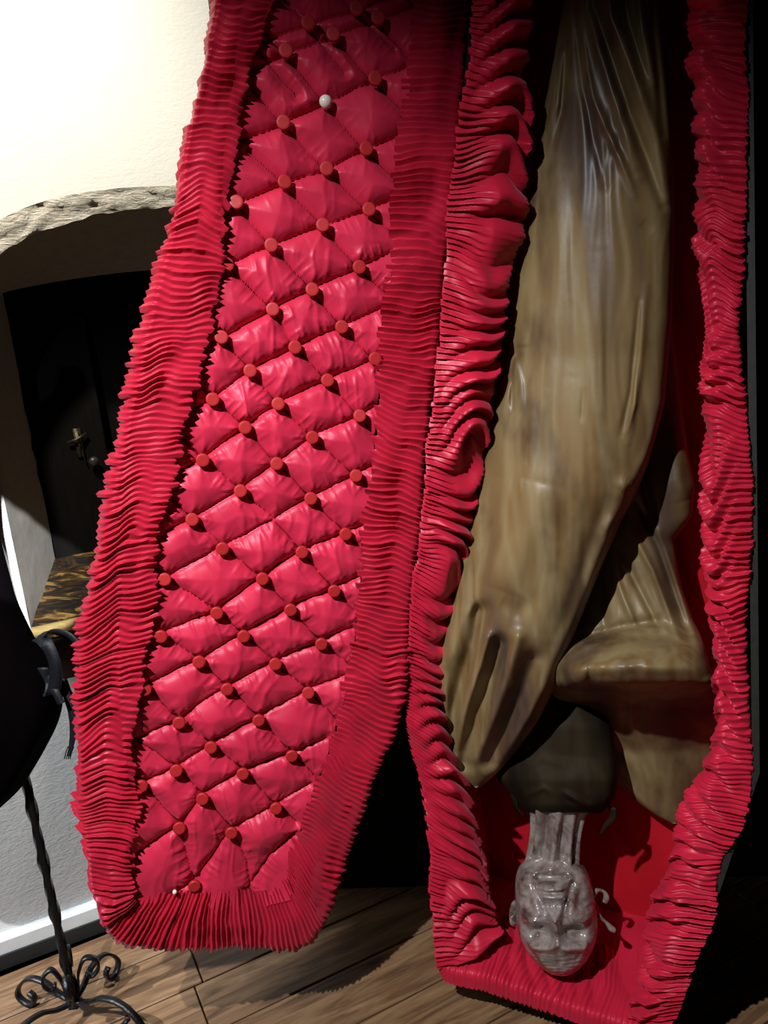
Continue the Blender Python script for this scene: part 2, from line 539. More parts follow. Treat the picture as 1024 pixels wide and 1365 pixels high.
def offset_poly(pts, d):
    P = np.array(pts); n = len(P); out = []
    area = sum(P[i][0] * P[(i + 1) % n][1] - P[(i + 1) % n][0] * P[i][1] for i in range(n))
    sg = 1 if area > 0 else -1
    for i in range(n):
        a = P[i] - P[i - 1]; b = P[(i + 1) % n] - P[i]
        na = np.array([a[1], -a[0]]) / np.linalg.norm(a) * sg; nb = np.array([b[1], -b[0]]) / np.linalg.norm(b) * sg
        m = na + nb; m = m / (m @ na) 
        out.append(tuple(P[i] + m * d))
    return out


def tray(name, frame, outer, inner, depth, back, mat, parent, mouth=-.004):
    """open box: outer and inner wall rings, a rim between them at the mouth and a solid back"""
    n = len(outer); os_, ot = zip(*outer); is_, it = zip(*inner)
    V = np.vstack([frame.at(os_, ot, mouth), frame.at(is_, it, mouth), frame.at(is_, it, -depth), frame.at(os_, ot, -depth - back)])
    Fc = []
    for k in range(3):
        for i in range(n):
            j = (i + 1) % n; Fc.append([k * n + i, k * n + j, (k + 1) * n + j, (k + 1) * n + i])
    Fc.append(list(range(2 * n, 3 * n))); Fc.append(list(range(3 * n, 4 * n))[::-1])
    o = mesh_obj(name, V, Fc, mat, parent, False)
    return o


bo = offset_poly(b_out, .006); bi = offset_poly(b_out, -.008)
box = tray('box', BF, bo, bi, BD, .015, SHELL, croot, -.028)
# painted edge strip seen along the right of the mouth
e0, e1, e2 = [np.array(p) for p in (b_out[5], b_out[4], b_out[3])]
strip = [tuple(e0 + (.002, 0)), tuple(e1 + (.002, 0)), tuple(e1 + .52 * (e2 - e1) + (.004, 0)), tuple(e1 + .52 * (e2 - e1) + (.014, -.0)), tuple(e1 + (.013, 0)), tuple(e0 + (.013, 0))]
V_, F_ = poly_prism(BF, strip, -.03, -.001)
mesh_obj('edge_strip', V_, F_, RIM, croot, False)
# plinth block the coffin stands on
V_, F_ = poly_prism(BF, [(.12, -S0[2]), (.44, -S0[2]), (.44, b_out[3][1] + .02), (.12, b_out[2][1] + .0)], -.29, -.10)
mesh_obj('plinth', V_, F_, SHELL, croot, False)

# back panel cloth: soft satin sheet on the floor of the box
nr, nc = 160, 70
tt = np.linspace(TOP - .012, -.62, nr)
lp = np.array(bi)
def edge_s(t, a, b):
    return a[0] + (b[0] - a[0]) * (t - a[1]) / (b[1] - a[1])
def bounds(t, poly):
    xs = []
    for i in range(len(poly)):
        a, b = poly[i], poly[(i + 1) % len(poly)]
        if (a[1] - t) * (b[1] - t) <= 0 and a[1] != b[1]: xs.append(edge_s(t, a, b))
    return (min(xs), max(xs)) if len(xs) > 1 else None
def sheet(frame, poly, t0, t1, nr, nc):
    Ss = np.zeros((nr, nc)); Ts = np.zeros((nr, nc)); last = None
    for i, t in enumerate(np.linspace(t0, t1, nr)):
        b = bounds(t, poly) or last; last = b
        Ss[i] = np.linspace(b[0], b[1], nc); Ts[i] = t
    return Ss, Ts
Ss, Ts = sheet(BF, bi, TOP - .012, min(p[1] for p in bi) + .002, nr, nc)
hh = -BD + .016 + .006 * vn(Ss * 14, Ts * 5, 21) + .003 * vn(Ss * 40 + Ts * 10, Ts * 9, 22)
mesh_obj('back_lining', BF.at(Ss, Ts, hh).reshape(-1, 3), grid_faces(nr, nc), RED3, croot)


def ruffle(name, frame, pairs, mat, parent, period=.0105, amp=.0068, bulge=.018, lift=.18, n_len=None, m=34, seed=1, kind='rim',
           chev=.8, merge=0.0, top=None, hA=0.0, hB=0.0, jag=.006, nrm=None, warp=.9, drop=None):
    """gathered pleats between two edges A (v=0) and B (v=1) given as px pairs on the frame at heights hA, hB"""
    A = frame.un([p[0][0] for p in pairs], [p[0][1] for p in pairs], hA)
    B = frame.un([p[1][0] for p in pairs], [p[1][1] for p in pairs], hB)
    if drop is not None: B = A + np.array([0, 0, drop[0]]) - frame.n * drop[1]
    if top == 'start' or top == 'end':
        k, k2 = (0, 1) if top == 'start' else (-1, -2)
        def carry(Q):
            q = Q[k] + (Q[k] - Q[k2]) * ((frame.o[2] + TOP - .01 - Q[k][2]) / (Q[k][2] - Q[k2][2])); return q[None]
        A = np.vstack([carry(A), A] if k == 0 else [A, carry(A)]); B = np.vstack([carry(B), B] if k == 0 else [B, carry(B)])
    AB = np.hstack([A, B])
    L = np.linalg.norm(np.diff((A + B) / 2, axis=0), axis=1).sum()
    npl = L / period
    n = n_len or int(npl * 12)
    Q = spline(AB, n); A = Q[:, :3]; B = Q[:, 3:]
    u = np.linspace(0, L, n)[:, None]; v = np.linspace(0, 1, m)[None, :]
    T = np.gradient((A + B) / 2, axis=0); T /= np.linalg.norm(T, axis=1)[:, None]
    W = (B - A); Wl = np.linalg.norm(W, axis=1).mean()
    if nrm is None:
        Nn = np.cross(T, W / np.linalg.norm(W, axis=1)[:, None]); Nn /= np.linalg.norm(Nn, axis=1)[:, None]
        if (Nn.mean(0) @ frame.n) < 0: Nn = -Nn
    else: Nn = np.broadcast_to(nrm, T.shape)
    ph = u / period + chev * (vn(u * 5 + 3, 0 * v, seed) * 1.8 * np.abs(v - .5) * 2 + 1.0 * vn(u * 9, v * 2.0, seed + 1)) \
        + warp * .75 * vn(u * 20, v * 2.2 + 5, seed + 2) + .12 * vn(u * 70, v * 7, seed + 3) \
        + .9 * warp * np.tanh(5 * vn(u * 10 + 2, v * .8, seed + 15)) * np.abs(vn(v * 2.5 + u * 3, 0 * u, seed + 16))
    fr = ph - np.floor(ph)
    pid = np.floor(ph)
    am = (1 + .45 * hsh(pid, pid * 0 + 1, seed)) * (1 + .45 * vn(u * 13, v * 1.5, seed + 12)) * (1 - .5 * np.exp(-((vn(u * 6, v * .6 + 2, seed + 13) - .55) / .12) ** 2))
    lean = .62
    saw = np.where(fr < lean, .75 * (fr / lean) ** 1.5 + .25 * fr / lean, np.clip((1 - fr) / (1 - lean), 0, 1) ** 1.3)
    if merge > 0:   # pleats open into broad soft swags toward v=1
        ph2 = u / (period * 4.2) + 1.3 * vn(u * 9, v * 1.5, seed + 7) + .5 * v
        f2 = ph2 - np.floor(ph2)
        big = np.sin(math.pi * f2) ** 1.2 * (1 + .4 * hsh(np.floor(ph2), np.floor(ph2) * 0 + 2, seed)) * 3.3
        k = np.clip((v - .12) / .42, 0, 1) ** 1.2 * merge
        h = amp * (saw * am * (1 - k) + big * k)
    else:
        h = amp * saw * am
    lump = vn(u * 8, v * 2, seed + 4) * .5 + .5 * vn(u * 26, v * 4, seed + 5)
    if kind == 'rim':      # hangs over the quilt at v=0, rolls back over the rim at v=1
        prof = bulge * (np.sin(np.clip(v * 1.25 + lift, 0, 1) * math.pi * .5) ** .6) * (1 - np.clip((v - .8) / .2, 0, 1) ** 2.2) - .006 * np.clip((v - .9) / .1, 0, 1)
    elif kind == 'wall':
        prof = bulge * np.sin(np.pi * np.clip(v * .96 + .04, 0, 1)) ** .7
    else:
        prof = bulge * np.sin(np.pi * v)
    H = prof + h + .0045 * lump * (amp / .006)
    ey = (hsh(pid, pid * 0 + 5, seed) * jag + .6 * jag * (saw - .5))
    vv = v + (np.abs(v - .5) * 2) ** 4 * np.sign(v - .5) * (ey + .010 * vn(u * 9, 0 * u, seed + 9)) / Wl
    side = -.35 * period * saw * (1 if seed % 2 else -1) * (1 - (k if merge > 0 else 0))
    P = A[:, None, :] + (B - A)[:, None, :] * vv[..., None] + Nn[:, None, :] * H[..., None] + T[:, None, :] * side[..., None]
    if drop is not None:
        a_ = np.clip(v / .22, 0, 1); a_ = a_ * a_ * (3 - 2 * a_); c_ = np.clip((v - .16) / .84, 0, 1)
        P = A[:, None, :] + np.array([0, 0, drop[0]]) * a_[..., None] - frame.n * drop[1] * c_[..., None] + Nn[:, None, :] * (h + .003 * lump)[..., None] + frame.n * .004 + T[:, None, :] * side[..., None]
    o = mesh_obj(name, P.reshape(-1, 3), grid_faces(n, m), mat, parent)
    return o


# lid ------------------------------------------------------------
lid = empty('lid', LF.at(-.3, .3, -.03) - origin(croot)); lid.parent = croot
lid['label'] = 'red quilted coffin lid hinged on the left of the box'
lo_ = offset_poly(lid_out, -.004); li_ = offset_poly(lid_out, -.014)
tray('shell', LF, [(s, t) for s, t in lo_], li_, .028, .035, SHELL, lid)

LEFT = [((365, 0), (281, 0)), ((340, 100), (262, 95)), ((318, 200), (240, 190)), ((304, 310), (220, 300)), ((288, 390), (198, 390)),
        ((265, 480), (178, 478)), ((246, 560), (160, 560)), ((230, 640), (140, 655)), ((213, 710), (124, 740)), ((207, 790), (108, 825)),
        ((193, 870), (101, 905)), ((184, 960), (98, 985)), ((183, 1050), (101, 1060)), ((183, 1130), (108, 1130)), ((186, 1180), (118, 1190)), ((186, 1192), (133, 1232))]
BOT = [((184, 1178), (130, 1228)), ((200, 1186), (152, 1252)), ((240, 1186), (205, 1261)), ((285, 1184), (270, 1264)), ((330, 1184), (340, 1265)),
       ((365, 1180), (398, 1268)), ((378, 1168), (425, 1250)), ((384, 1150), (440, 1222))]
RIGHT = [((378, 1172), (430, 1245)), ((385, 1130), (452, 1190)), ((405, 1072), (477, 1115)), ((428, 1002), (502, 1045)), ((448, 937), (531, 975)),
         ((462, 875), (546, 900)), ((471, 800), (553, 820)), ((481, 700), (563, 712)), ((490, 600), (574, 608)), ((498, 500), (585, 506)),
         ((508, 400), (595, 402)), ((520, 290), (607, 290)), ((530, 180), (617, 180)), ((538, 80), (625, 80)), ((545, 0), (632, 0))]
ruffle('ruffle', LF, LEFT, RED2, lid, seed=1, top='start', m=40, bulge=.024, lift=.5)
ruffle('ruffle', LF, RIGHT, RED2, lid, seed=4, top='end', m=40, period=.0108, amp=.0080, bulge=.016)
ruffle('ruffle', LF, BOT, RED2, lid, seed=9, period=.0088, bulge=.015, m=30, chev=.4, warp=.6)

# quilted panel: pillows between stitched seams
BT = [(502, 28), (443, 50), (380, 72), (498, 108), (433, 138), (377, 166), (486, 201), (434, 227), (378, 245), (490, 281), (315, 272), (429, 302),
      (361, 328), (302, 354), (477, 357), (415, 387), (363, 413), (454, 436), (295, 450), (392, 463), (333, 494), (435, 507), (498, 478), (283, 532),
      (370, 538), (478, 554), (326, 569), (415, 582), (270, 612), (368, 617), (473, 633), (320, 653), (413, 663), (256, 691), (459, 710), (296, 729),
      (401, 734), (220, 770), (349, 769), (444, 785), (289, 814), (386, 810), (215, 845), (324, 845), (427, 855), (265, 879), (366, 882), (194, 915),
      (302, 915), (410, 920), (239, 959), (344, 956), (281, 992), (388, 1003), (189, 1043), (235, 1023), (323, 1027), (270, 1060), (367, 1073),
      (239, 1099), (308, 1105), (259, 1175)]
CH = [  # seams falling to the right
    [(520, -30), (560, 10)], [(440, -40), (502, 28), (560, 95)], [(370, -10), (443, 50), (498, 108), (550, 160)], [(330, 20), (380, 72), (433, 138), (486, 201), (540, 250)],
    [(330, 110), (377, 166), (434, 227), (490, 281), (540, 325)], [(330, 200), (378, 245), (429, 302), (477, 357), (525, 400)],
    [(315, 272), (361, 328), (415, 387), (454, 436), (498, 478), (520, 500)], [(290, 340), (302, 354), (363, 413), (392, 463), (435, 507), (478, 554), (505, 590)],
    [(270, 425), (295, 450), (333, 494), (370, 538), (415, 582), (473, 633), (500, 655)], [(250, 500), (283, 532), (326, 569), (368, 617), (413, 663), (459, 710), (490, 740)],
    [(235, 575), (270, 612), (320, 653), (365, 692), (401, 734), (444, 785), (480, 820)], [(215, 650), (256, 691), (296, 729), (349, 769), (386, 810), (427, 855), (470, 890)],
    [(195, 745), (220, 770), (289, 814), (324, 845), (366, 882), (410, 920), (450, 960)], [(190, 825), (215, 845), (265, 879), (302, 915), (344, 956), (388, 1003), (430, 1045)],
    [(175, 900), (194, 915), (239, 959), (281, 992), (323, 1027), (367, 1073), (395, 1095)], [(180, 985), (235, 1023), (270, 1060), (308, 1105), (330, 1150), (335, 1190)],
    [(175, 1030), (189, 1043), (215, 1075), (239, 1099), (259, 1175), (262, 1195)],
    # seams rising to the right
    [(340, -5), (400, -30)], [(335, 95), (380, 72), (443, 50), (502, 28), (560, 5)], [(320, 190), (377, 166), (433, 138), (498, 108), (550, 85)],
    [(290, 285), (315, 272), (378, 245), (434, 227), (486, 201), (540, 178)], [(280, 365), (302, 354), (361, 328), (429, 302), (490, 281), (540, 260)],
    [(260, 468), (295, 450), (363, 413), (415, 387), (477, 357), (525, 335)], [(240, 555), (283, 532), (333, 494), (392, 463), (454, 436), (515, 408)],
    [(235, 632), (270, 612), (326, 569), (370, 538), (435, 507), (498, 478), (520, 468)], [(220, 710), (256, 691), (320, 653), (368, 617), (415, 582), (478, 554), (505, 540)],
    [(195, 782), (220, 770), (296, 729), (365, 692), (413, 663), (473, 633), (500, 620)], [(190, 857), (215, 845), (289, 814), (349, 769), (401, 734), (459, 710), (490, 697)],
    [(175, 925), (194, 915), (265, 879), (324, 845), (386, 810), (444, 785), (480, 768)], [(175, 988), (239, 959), (302, 915), (366, 882), (427, 855), (475, 835)],
    [(175, 1050), (189, 1043), (235, 1023), (281, 992), (344, 956), (410, 920), (460, 900)], [(180, 1140), (239, 1099), (270, 1060), (323, 1027), (388, 1003), (435, 985)],
    [(225, 1195), (259, 1175), (308, 1105), (367, 1073), (415, 1045)], [(330, 1185), (360, 1140), (395, 1110)],
]
seg = []
for c in CH:
    s, t = LF.st([p[0] for p in c], [p[1] for p in c])
    for i in range(len(c) - 1): seg.append((s[i], t[i], s[i + 1], t[i + 1]))
# the quilting goes on above the frame: repeat the lattice upward
s, t = LF.st([502, 443], [28, 50])
base_seg = [q for q in seg if max(q[1], q[3]) > .86]
seg += [(a + .012, b + .30, c + .012, d + .30) for a, b, c, d in base_seg]
SEG = np.array(seg)
qpoly_px = [((358, 0), (550, 0)), ((335, 100), (543, 90)), ((312, 200), (533, 190)), ((300, 300), (524, 290)), ((284, 380), (515, 370)), ((258, 480), (505, 450)),
            ((240, 560), (498, 540)), ((222, 650), (490, 640)), ((206, 720), (480, 730)), ((198, 800), (472, 810)), ((184, 880), (465, 880)),
            ((176, 960), (448, 950)), ((175, 1050), (427, 1020)), ((176, 1130), (395, 1105)), ((178, 1195), (382, 1195))]
sl, tl = LF.st([p[0][0] for p in qpoly_px], [p[0][1] for p in qpoly_px]); sr, tr = LF.st([p[1][0] for p in qpoly_px], [p[1][1] for p in qpoly_px])
nr, nc = 620, 150
tq = np.linspace(TOP - .015, min(tl[-1], tr[-1]), nr)
sL = np.interp(tq, tl[::-1], sl[::-1]) - .006; sR = np.interp(tq, tr[::-1], sr[::-1]) + .006
tp = tl[0]
up = tq > tp
sL[up] += (tq[up] - tp) * ((sl[0] - sl[2]) / (tl[0] - tl[2])); sR[up] += (tq[up] - tp) * ((sr[0] - sr[2]) / (tr[0] - tr[2]))
Gs = sL[:, None] + (sR - sL)[:, None] * np.linspace(0, 1, nc)[None, :]; Gt = np.repeat(tq[:, None], nc, 1)
# domain wobble so that seams are not ruler straight
gs = Gs + .0016 * vn(Gs * 40, Gt * 40, 31); gt = Gt + .0016 * vn(Gs * 40 + 9, Gt * 40, 32)
d1 = np.full(Gs.shape, 9.0); al = np.zeros(Gs.shape); sid = np.zeros(Gs.shape); d2 = np.full(Gs.shape, 9.0); side = np.zeros(Gs.shape)
for k, (a, b, c, d) in enumerate(SEG):
    ex, ey = c - a, d - b; L2 = ex * ex + ey * ey
    f = np.clip(((gs - a) * ex + (gt - b) * ey) / L2, 0, 1)
    dx = gs - a - f * ex; dy = gt - b - f * ey
    dist = np.sqrt(dx * dx + dy * dy)
    nw = dist < d1
    d2 = np.where(nw, d1, np.minimum(d2, dist)); al = np.where(nw, f * math.sqrt(L2), al); sid = np.where(nw, k, sid)
    side = np.where(nw, np.sign(dx * ey - dy * ex), side); d1 = np.where(nw, dist, d1)
sb, tb = LF.st([p[0] for p in BT], [p[1] for p in BT])
db = np.full(Gs.shape, 9.0); ang = np.zeros(Gs.shape)
for a, b in zip(sb, tb):
    q = np.hypot(gs - a, gt - b); ang = np.where(q < db, np.arctan2(gt - b, gs - a), ang); db = np.minimum(db, q)
H = .0175 * (1 - np.exp(-d1 / .019)) 
H -= .010 * np.exp(-(d1 / .0022) ** 2) * 0 + .0035 * np.exp(-(d1 / .0016) ** 2)
H -= .006 * np.exp(-(db / .013) ** 2)
# gathers that run out from each seam, stronger lower down the lid as in the photo
gth = .35 + .65 * (Gt < .85)
fold = np.abs(vn(al * 80 + sid * 13.7, side * 3 + sid, 41))
fold = 1 - np.clip(fold * 2.2, 0, 1)
rag = .5 + .5 * vn(al * 40 + sid * 7, sid * 3 + side, 43)
H += gth * .0034 * fold * np.clip(rag * 1.3, 0, 1) * np.exp(-((d1 - .009) / .016) ** 2) * np.clip(d1 / .003, 0, 1)
H += .0025 * gth * (1 - np.abs(vn(ang * 3.2, db * 0 + np.round(sb.size * db) * 0, 44))) * np.exp(-((db - .018) / .014) ** 2)
ridge = 1 - np.abs(vn(Gs * 46 + 1.5 * vn(Gs * 12, Gt * 12, 45), Gt * 13, 46))
H += gth * .0024 * np.clip(ridge - .55, 0, 1) * 2.0 * np.clip(d1 / .012, 0, 1)
H += .0045 * vn(Gs * 17, Gt * 17, 47) * np.clip(d1 / .012, 0, 1)
mesh_obj('quilted_panel', LF.at(Gs, Gt, H - .004).reshape(-1, 3), grid_faces(nr, nc), RED, lid)

# covered buttons
def button_mesh(name, mat, r=.0112, dome=False):
    prof = [(0, .0074), (r * .6, .0074), (r * .9, .0074), (r * .92, .0073), (r * .99, .0064), (r, .006), (r, .0012), (r * .8, 0), (0, -.004)]
    if dome: prof = [(0, .0095), (r * .45, .0088), (r * .8, .0062), (r * .97, .003), (r, .001), (r * .8, 0), (0, -.004)]
    seg = 22; V = []; Fc = []
    for (rr, z) in prof:
        for k in range(seg):
            a = 2 * math.pi * k / seg; V.append((rr * math.cos(a), rr * math.sin(a), z))
    Fc = grid_faces(len(prof), seg, True)
    me = D.meshes.new(name); me.from_pydata(V, [], Fc); me.materials.append(mat); me.shade_smooth(); me.validate(); me.update()
    return me
bme = button_mesh('button', BTN); pme = button_mesh('button', PEARL, .0105, True)
oo = origin(lid)
pts = list(zip(sb, tb))
k_up = [(a + .012, b + .30) for a, b in pts if .86 < b < 1.15 and b + .3 < TOP - .03]
for i, (a, b) in enumerate(pts + k_up):
    hq = .0085
    o = D.objects.new('button', pme if (i < len(BT) and BT[i] == (433, 138)) else bme); COL.objects.link(o); o.parent = lid
    if o.data is pme: o['label'] = 'pearly button among the red ones'
    p = LF.at(a, b, hq) - oo
    tx = .05 + .1 * random.uniform(-1, 1); ty = .1 * random.uniform(-1, 1)
    z = LF.n + tx * LF.v + ty * LF.u; z /= np.linalg.norm(z); x = np.cross(LF.v, z); x /= np.linalg.norm(x); y = np.cross(z, x)
    Mx = Matrix.Identity(4)
    for q in range(3): Mx[q][0] = x[q]; Mx[q][1] = y[q]; Mx[q][2] = z[q]; Mx[q][3] = p[q]
    o.matrix_local = Mx
b_ = MB(); pc = LF.un(233, 1188, .016); b_.tube([pc, pc + LF.n * .004, pc + LF.n * .006], [.004, .004, .002], 10)
b_.build('pin_head', PEARL, lid)

# box ruffles ------------------------------------------------------
BL = [((622, 0), (700, 0)), ((617, 60), (702, 70)), ((605, 200), (694, 210)), ((595, 290), (692, 310)), ((584, 380), (678, 400)), ((575, 480), (662, 500)), ((565, 580), (645, 600)),
      ((555, 700), (618, 730)), ((545, 780), (600, 810)), ((538, 860), (586, 880)), ((536, 925), (590, 960)), ((539, 965), (608, 1020)), ((553, 1040), (634, 1090)),
      ((563, 1110), (652, 1155)), ((575, 1200), (655, 1215)), ((587, 1285), (662, 1240))]
ruffle('ruffle', BF, BL, RED2, croot, seed=14, period=.0092, amp=.0075, bulge=.016, top='start', kind='wall', merge=.95, hA=.003, hB=-.075, m=44, jag=.003, chev=.9, warp=.6)
BR = [((994, 0), (925, 0)), ((994, 100), (935, 100)), ((995, 200), (938, 200)), ((995, 320), (935, 320)), ((996, 420), (945, 420)), ((998, 520), (943, 520)),
      ((1000, 600), (945, 600)), ((1002, 700), (943, 700)), ((1003, 800), (948, 800)), ((1005, 880), (953, 870)), ((1007, 960), (958, 945)), ((1006, 1030), (942, 1015)),
      ((989, 1090), (918, 1065)), ((970, 1150), (893, 1130)), ((956, 1200), (880, 1185)), ((939, 1250), (870, 1240)), ((922, 1300), (860, 1290)), ((906, 1345), (848, 1335)), ((886, 1394), (832, 1370))]
ruffle('ruffle', BF, BR, RED2, croot, seed=23, period=.0100, amp=.0085, bulge=.02, top='start', kind='wall', merge=.6, hA=-.002, hB=-.035, m=34, jag=.002, chev=.8, warp=.7)
BB = [((583, 1283), (640, 1225)), ((590, 1301), (666, 1236)), ((650, 1322), (700, 1262)), ((710, 1342), (745, 1280)), ((770, 1363), (790, 1290)), ((830, 1384), (828, 1290)), ((884, 1402), (850, 1275))]
ruffle('ruffle', BF, BB, RED2, croot, seed=31, period=.0095, amp=.0065, bulge=.012, kind='wall', merge=.5, hA=.004, drop=(.036, .17), m=40, jag=.003)
# inner wall linings from the mouth down to the back
def wall_lining(i, j, seed, amp, name='side_lining', hf=.03):
    a, b = np.array(bi[i]), np.array(bi[j])
    n = int(np.linalg.norm(b - a) / .004); m = 30
    f = np.linspace(0, 1, n)[:, None]; v = np.linspace(0, 1, m)[None, :]
    st = a[None] + (b - a)[None] * f
    c = np.array([.3, .2]); nn = np.array([-(b - a)[1], (b - a)[0]]); nn /= np.linalg.norm(nn)
    if nn @ (c - a) < 0: nn = -nn
    u = f * np.linalg.norm(b - a)
    off = .010 + amp * (1 - np.abs(vn(u * 60 + vn(u * 9, v * 2, seed + 3) * 1.5, v * 2.5, seed))) * (.4 + .6 * (1 - v)) + .004 * vn(u * 12, v * 3, seed + 1)
    P = BF.at(st[:, 0][:, None] + nn[0] * off, st[:, 1][:, None] + nn[1] * off, -hf - (BD - hf) * v + 0 * off)
    mesh_obj(name, P.reshape(-1, 3), grid_faces(n, m), RED3 if name != 'head_lining' else RED2, croot)
for (i, j, sd) in ((0, 1, 51), (1, 2, 52), (3, 4, 54), (4, 5, 55)): wall_lining(i, j, sd, .006)
wall_lining(2, 3, 57, .008, 'head_lining', .055)
wall_lining(5, 0, 58, .004, 'foot_lining')

# ------------------------------------------------------------------ hanging figure
person = empty('person', BF.at(.28, TOP - .05, -.13))
tag(person, 'grey skinned person hanging head down in the coffin, wrapped in khaki brown leathery wings', 'person')


def poly_d(px, py, pts):
    """px distance to a polyline and how far along it (0-1)"""
    best = np.full(px.shape, 1e9); al = np.zeros(px.shape); n = len(pts) - 1
    for i in range(n):
        (a, b), (c, d) = pts[i][:2], pts[i + 1][:2]
        ex, ey = c - a, d - b
        f = np.clip(((px - a) * ex + (py - b) * ey) / (ex * ex + ey * ey), 0, 1)
        q = np.hypot(px - a - f * ex, py - b - f * ey)
        al = np.where(q < best, (i + f) / n, al); best = np.minimum(best, q)
    return best, al


def loft(name, rows, feats, mat, parent, nrow=260, nth=150, p=.8, streak=.003, seed=0, back=.5, cap=False):
    """closed bag of cloth; rows are (y, xl, xr, bulge, h0) seen on the coffin mouth, feats are folds [(pts, width, amp)]"""
    Rw = np.array(rows, float)
    q = np.linspace(0, 1, nrow); yy = Rw[0, 0] + (Rw[-1, 0] - Rw[0, 0]) * q
    def ip(c): 
        k = np.interp(yy, Rw[:, 0], Rw[:, c])
        ker = np.hanning(11); ker /= ker.sum()
        kk = np.pad(k, 5, mode='reflect', reflect_type='odd'); return np.convolve(kk, ker, 'valid')
    xl, xr, bu, h0 = ip(1), ip(2), ip(3), ip(4)
    nf = int(nth * .74)
    th = np.r_[np.linspace(0, math.pi, nf, endpoint=False), np.linspace(math.pi, 2 * math.pi, nth - nf, endpoint=False)]
    cx = (xl + xr) / 2; hw = (xr - xl) / 2
    X = cx[:, None] - np.cos(th)[None] * hw[:, None]; Yp = np.repeat(yy[:, None], nth, 1)
    sn = np.sin(th)[None]
    Hh = h0[:, None] + np.where(sn > 0, bu[:, None] * np.abs(sn) ** p, -bu[:, None] * back * np.abs(sn) ** p)
    fr = np.clip(sn, 0, 1) ** .35
    add = streak * vn(X / 9.0 + 2 * vn(X / 60, Yp / 120, seed + 2), Yp / 170.0, seed) + streak * .6 * vn(X / 22., Yp / 90., seed + 1)
    for ft in feats:
        pts, wd, amp = ft[:3]
        d, al = poly_d(X, Yp, pts)
        env = np.clip(np.sin(np.clip(al, .02, .98) * math.pi), 0, 1) ** .4 if len(ft) < 4 else 1.0
        if abs(amp) and wd < 0:   # sharp fold
            add = add + amp * env * np.exp(-(d / -wd))
        else:
            add = add + amp * env * np.exp(-(d / wd) ** 2)
    Hh = Hh + add * fr
    P = BF.un(X, Yp, Hh)
    V = P.reshape(-1, 3); Fc = grid_faces(nrow, nth, True)
    Fc += [list(range(nth)), [(nrow - 1) * nth + k for k in range(nth)][::-1]]
    return mesh_obj(name, V, Fc, mat, parent)


main_rows = [(-120, 765, 868, .05, -.13), (0, 751, 880, .06, -.13), (60, 741, 888, .065, -.13), (130, 728, 893, .07, -.125), (200, 716, 898, .075, -.125), (280, 704, 900, .08, -.12), (350, 692, 899, .085, -.12),
             (430, 682, 896, .085, -.115), (475, 676, 892, .085, -.115), (540, 659, 886, .088, -.11), (620, 640, 864, .09, -.105), (660, 631, 847, .09, -.10), (700, 622, 826, .09, -.10),
             (760, 609, 800, .09, -.095), (820, 596, 776, .088, -.09), (860, 586, 760, .085, -.085), (890, 579, 748, .08, -.085), (920, 580, 738, .075, -.085), (960, 586, 718, .065, -.09),
             (1000, 594, 690, .05, -.10), (1030, 606, 664, .035, -.11), (1050, 618, 640, .015, -.12)]
main_feats = [
    ([(785, -120), (792, 10), (838, 150), (866, 220), (884, 275)], 7, -.016), ([(778, -100), (800, 60), (828, 150), (852, 235)], 9, .010), ([(802, -100), (815, 20), (850, 110), (878, 190), (890, 262)], 9, .013),
    ([(820, -80), (838, 30), (862, 110)], 6, -.010), ([(845, -100), (858, 40), (872, 110)], 7, .010), ([(868, -50), (872, 40), (886, 180)], 5, -.008),
    ([(760, -100), (768, 20), (778, 120), (806, 250)], 6, -.007), ([(770, 20), (790, 130), (830, 220), (846, 260)], 5, .007), ([(748, 60), (742, 140), (720, 190)], 5, .008), ([(756, 60), (748, 150), (733, 210)], 4, -.006),
    ([(738, 280), (735, 420), (728, 520)], 10, .003), ([(760, 230), (770, 400), (764, 500)], 10, -.0035), ([(800, 330), (795, 480), (788, 600)], 12, .003),
    ([(852, 400), (842, 520), (828, 580)], 4, -.006), ([(862, 380), (852, 500), (838, 590)], 5, .005), ([(848, 480), (846, 540), (836, 575)], 3, .004),
    ([(778, 520), (776, 560)], 3, -.003),
    ([(686, 468), (686, 476)], 7, -.013), ([(686, 475), (684, 500), (676, 530), (668, 560)], 4, .008), ([(688, 478), (694, 510), (696, 545)], 4, .007), ([(684, 480), (682, 520), (684, 550)], 3, -.008), ([(684, 466), (705, 462)], 2.5, -.005), ([(670, 490), (664, 530)], 5, .005),
    ([(888, 540), (868, 600), (843, 648)], 9, .010), ([(838, 640), (828, 655)], 11, .012), ([(820, 690), (806, 708)], 8, .009), ([(815, 655), (790, 720), (770, 800), (745, 860)], 12, -.008),
    ([(830, 660), (800, 740), (770, 815), (735, 890), (690, 980), (650, 1030)], 10, .012),
    ([(720, 640), (705, 700), (680, 760), (668, 790)], 26, .014), ([(668, 800), (690, 815), (706, 800)], 12, -.008), ([(700, 560), (690, 640), (650, 760)], 16, .004), ([(660, 640), (640, 760), (618, 850)], 12, -.005),
    ([(640, 815), (632, 850), (616, 905), (604, 950), (599, 1000)], 12, -.034, 1), ([(666, 860), (656, 900), (638, 950), (619, 1015)], 13, -.030, 1), ([(712, 880), (696, 925), (676, 965), (655, 1015)], 12, -.020, 1),
    ([(612, 820), (600, 870), (587, 892)], 10, .012), ([(592, 890), (596, 950), (604, 1020)], 6, .010), ([(650, 850), (638, 890), (620, 940), (607, 1000), (608, 1035)], 8, .015, 1), ([(690, 850), (676, 900), (655, 960), (632, 1010)], 10, .014, 1),
    ([(624, 820), (634, 800)], 6, .006), ([(735, 905), (705, 960), (668, 1015)], 8, .010),
    ([(855, 295), (870, 310)], 8, -.004),
]
loft('wing', main_rows, main_feats, LEATHER, person, 420, 230, seed=61, streak=.0014)
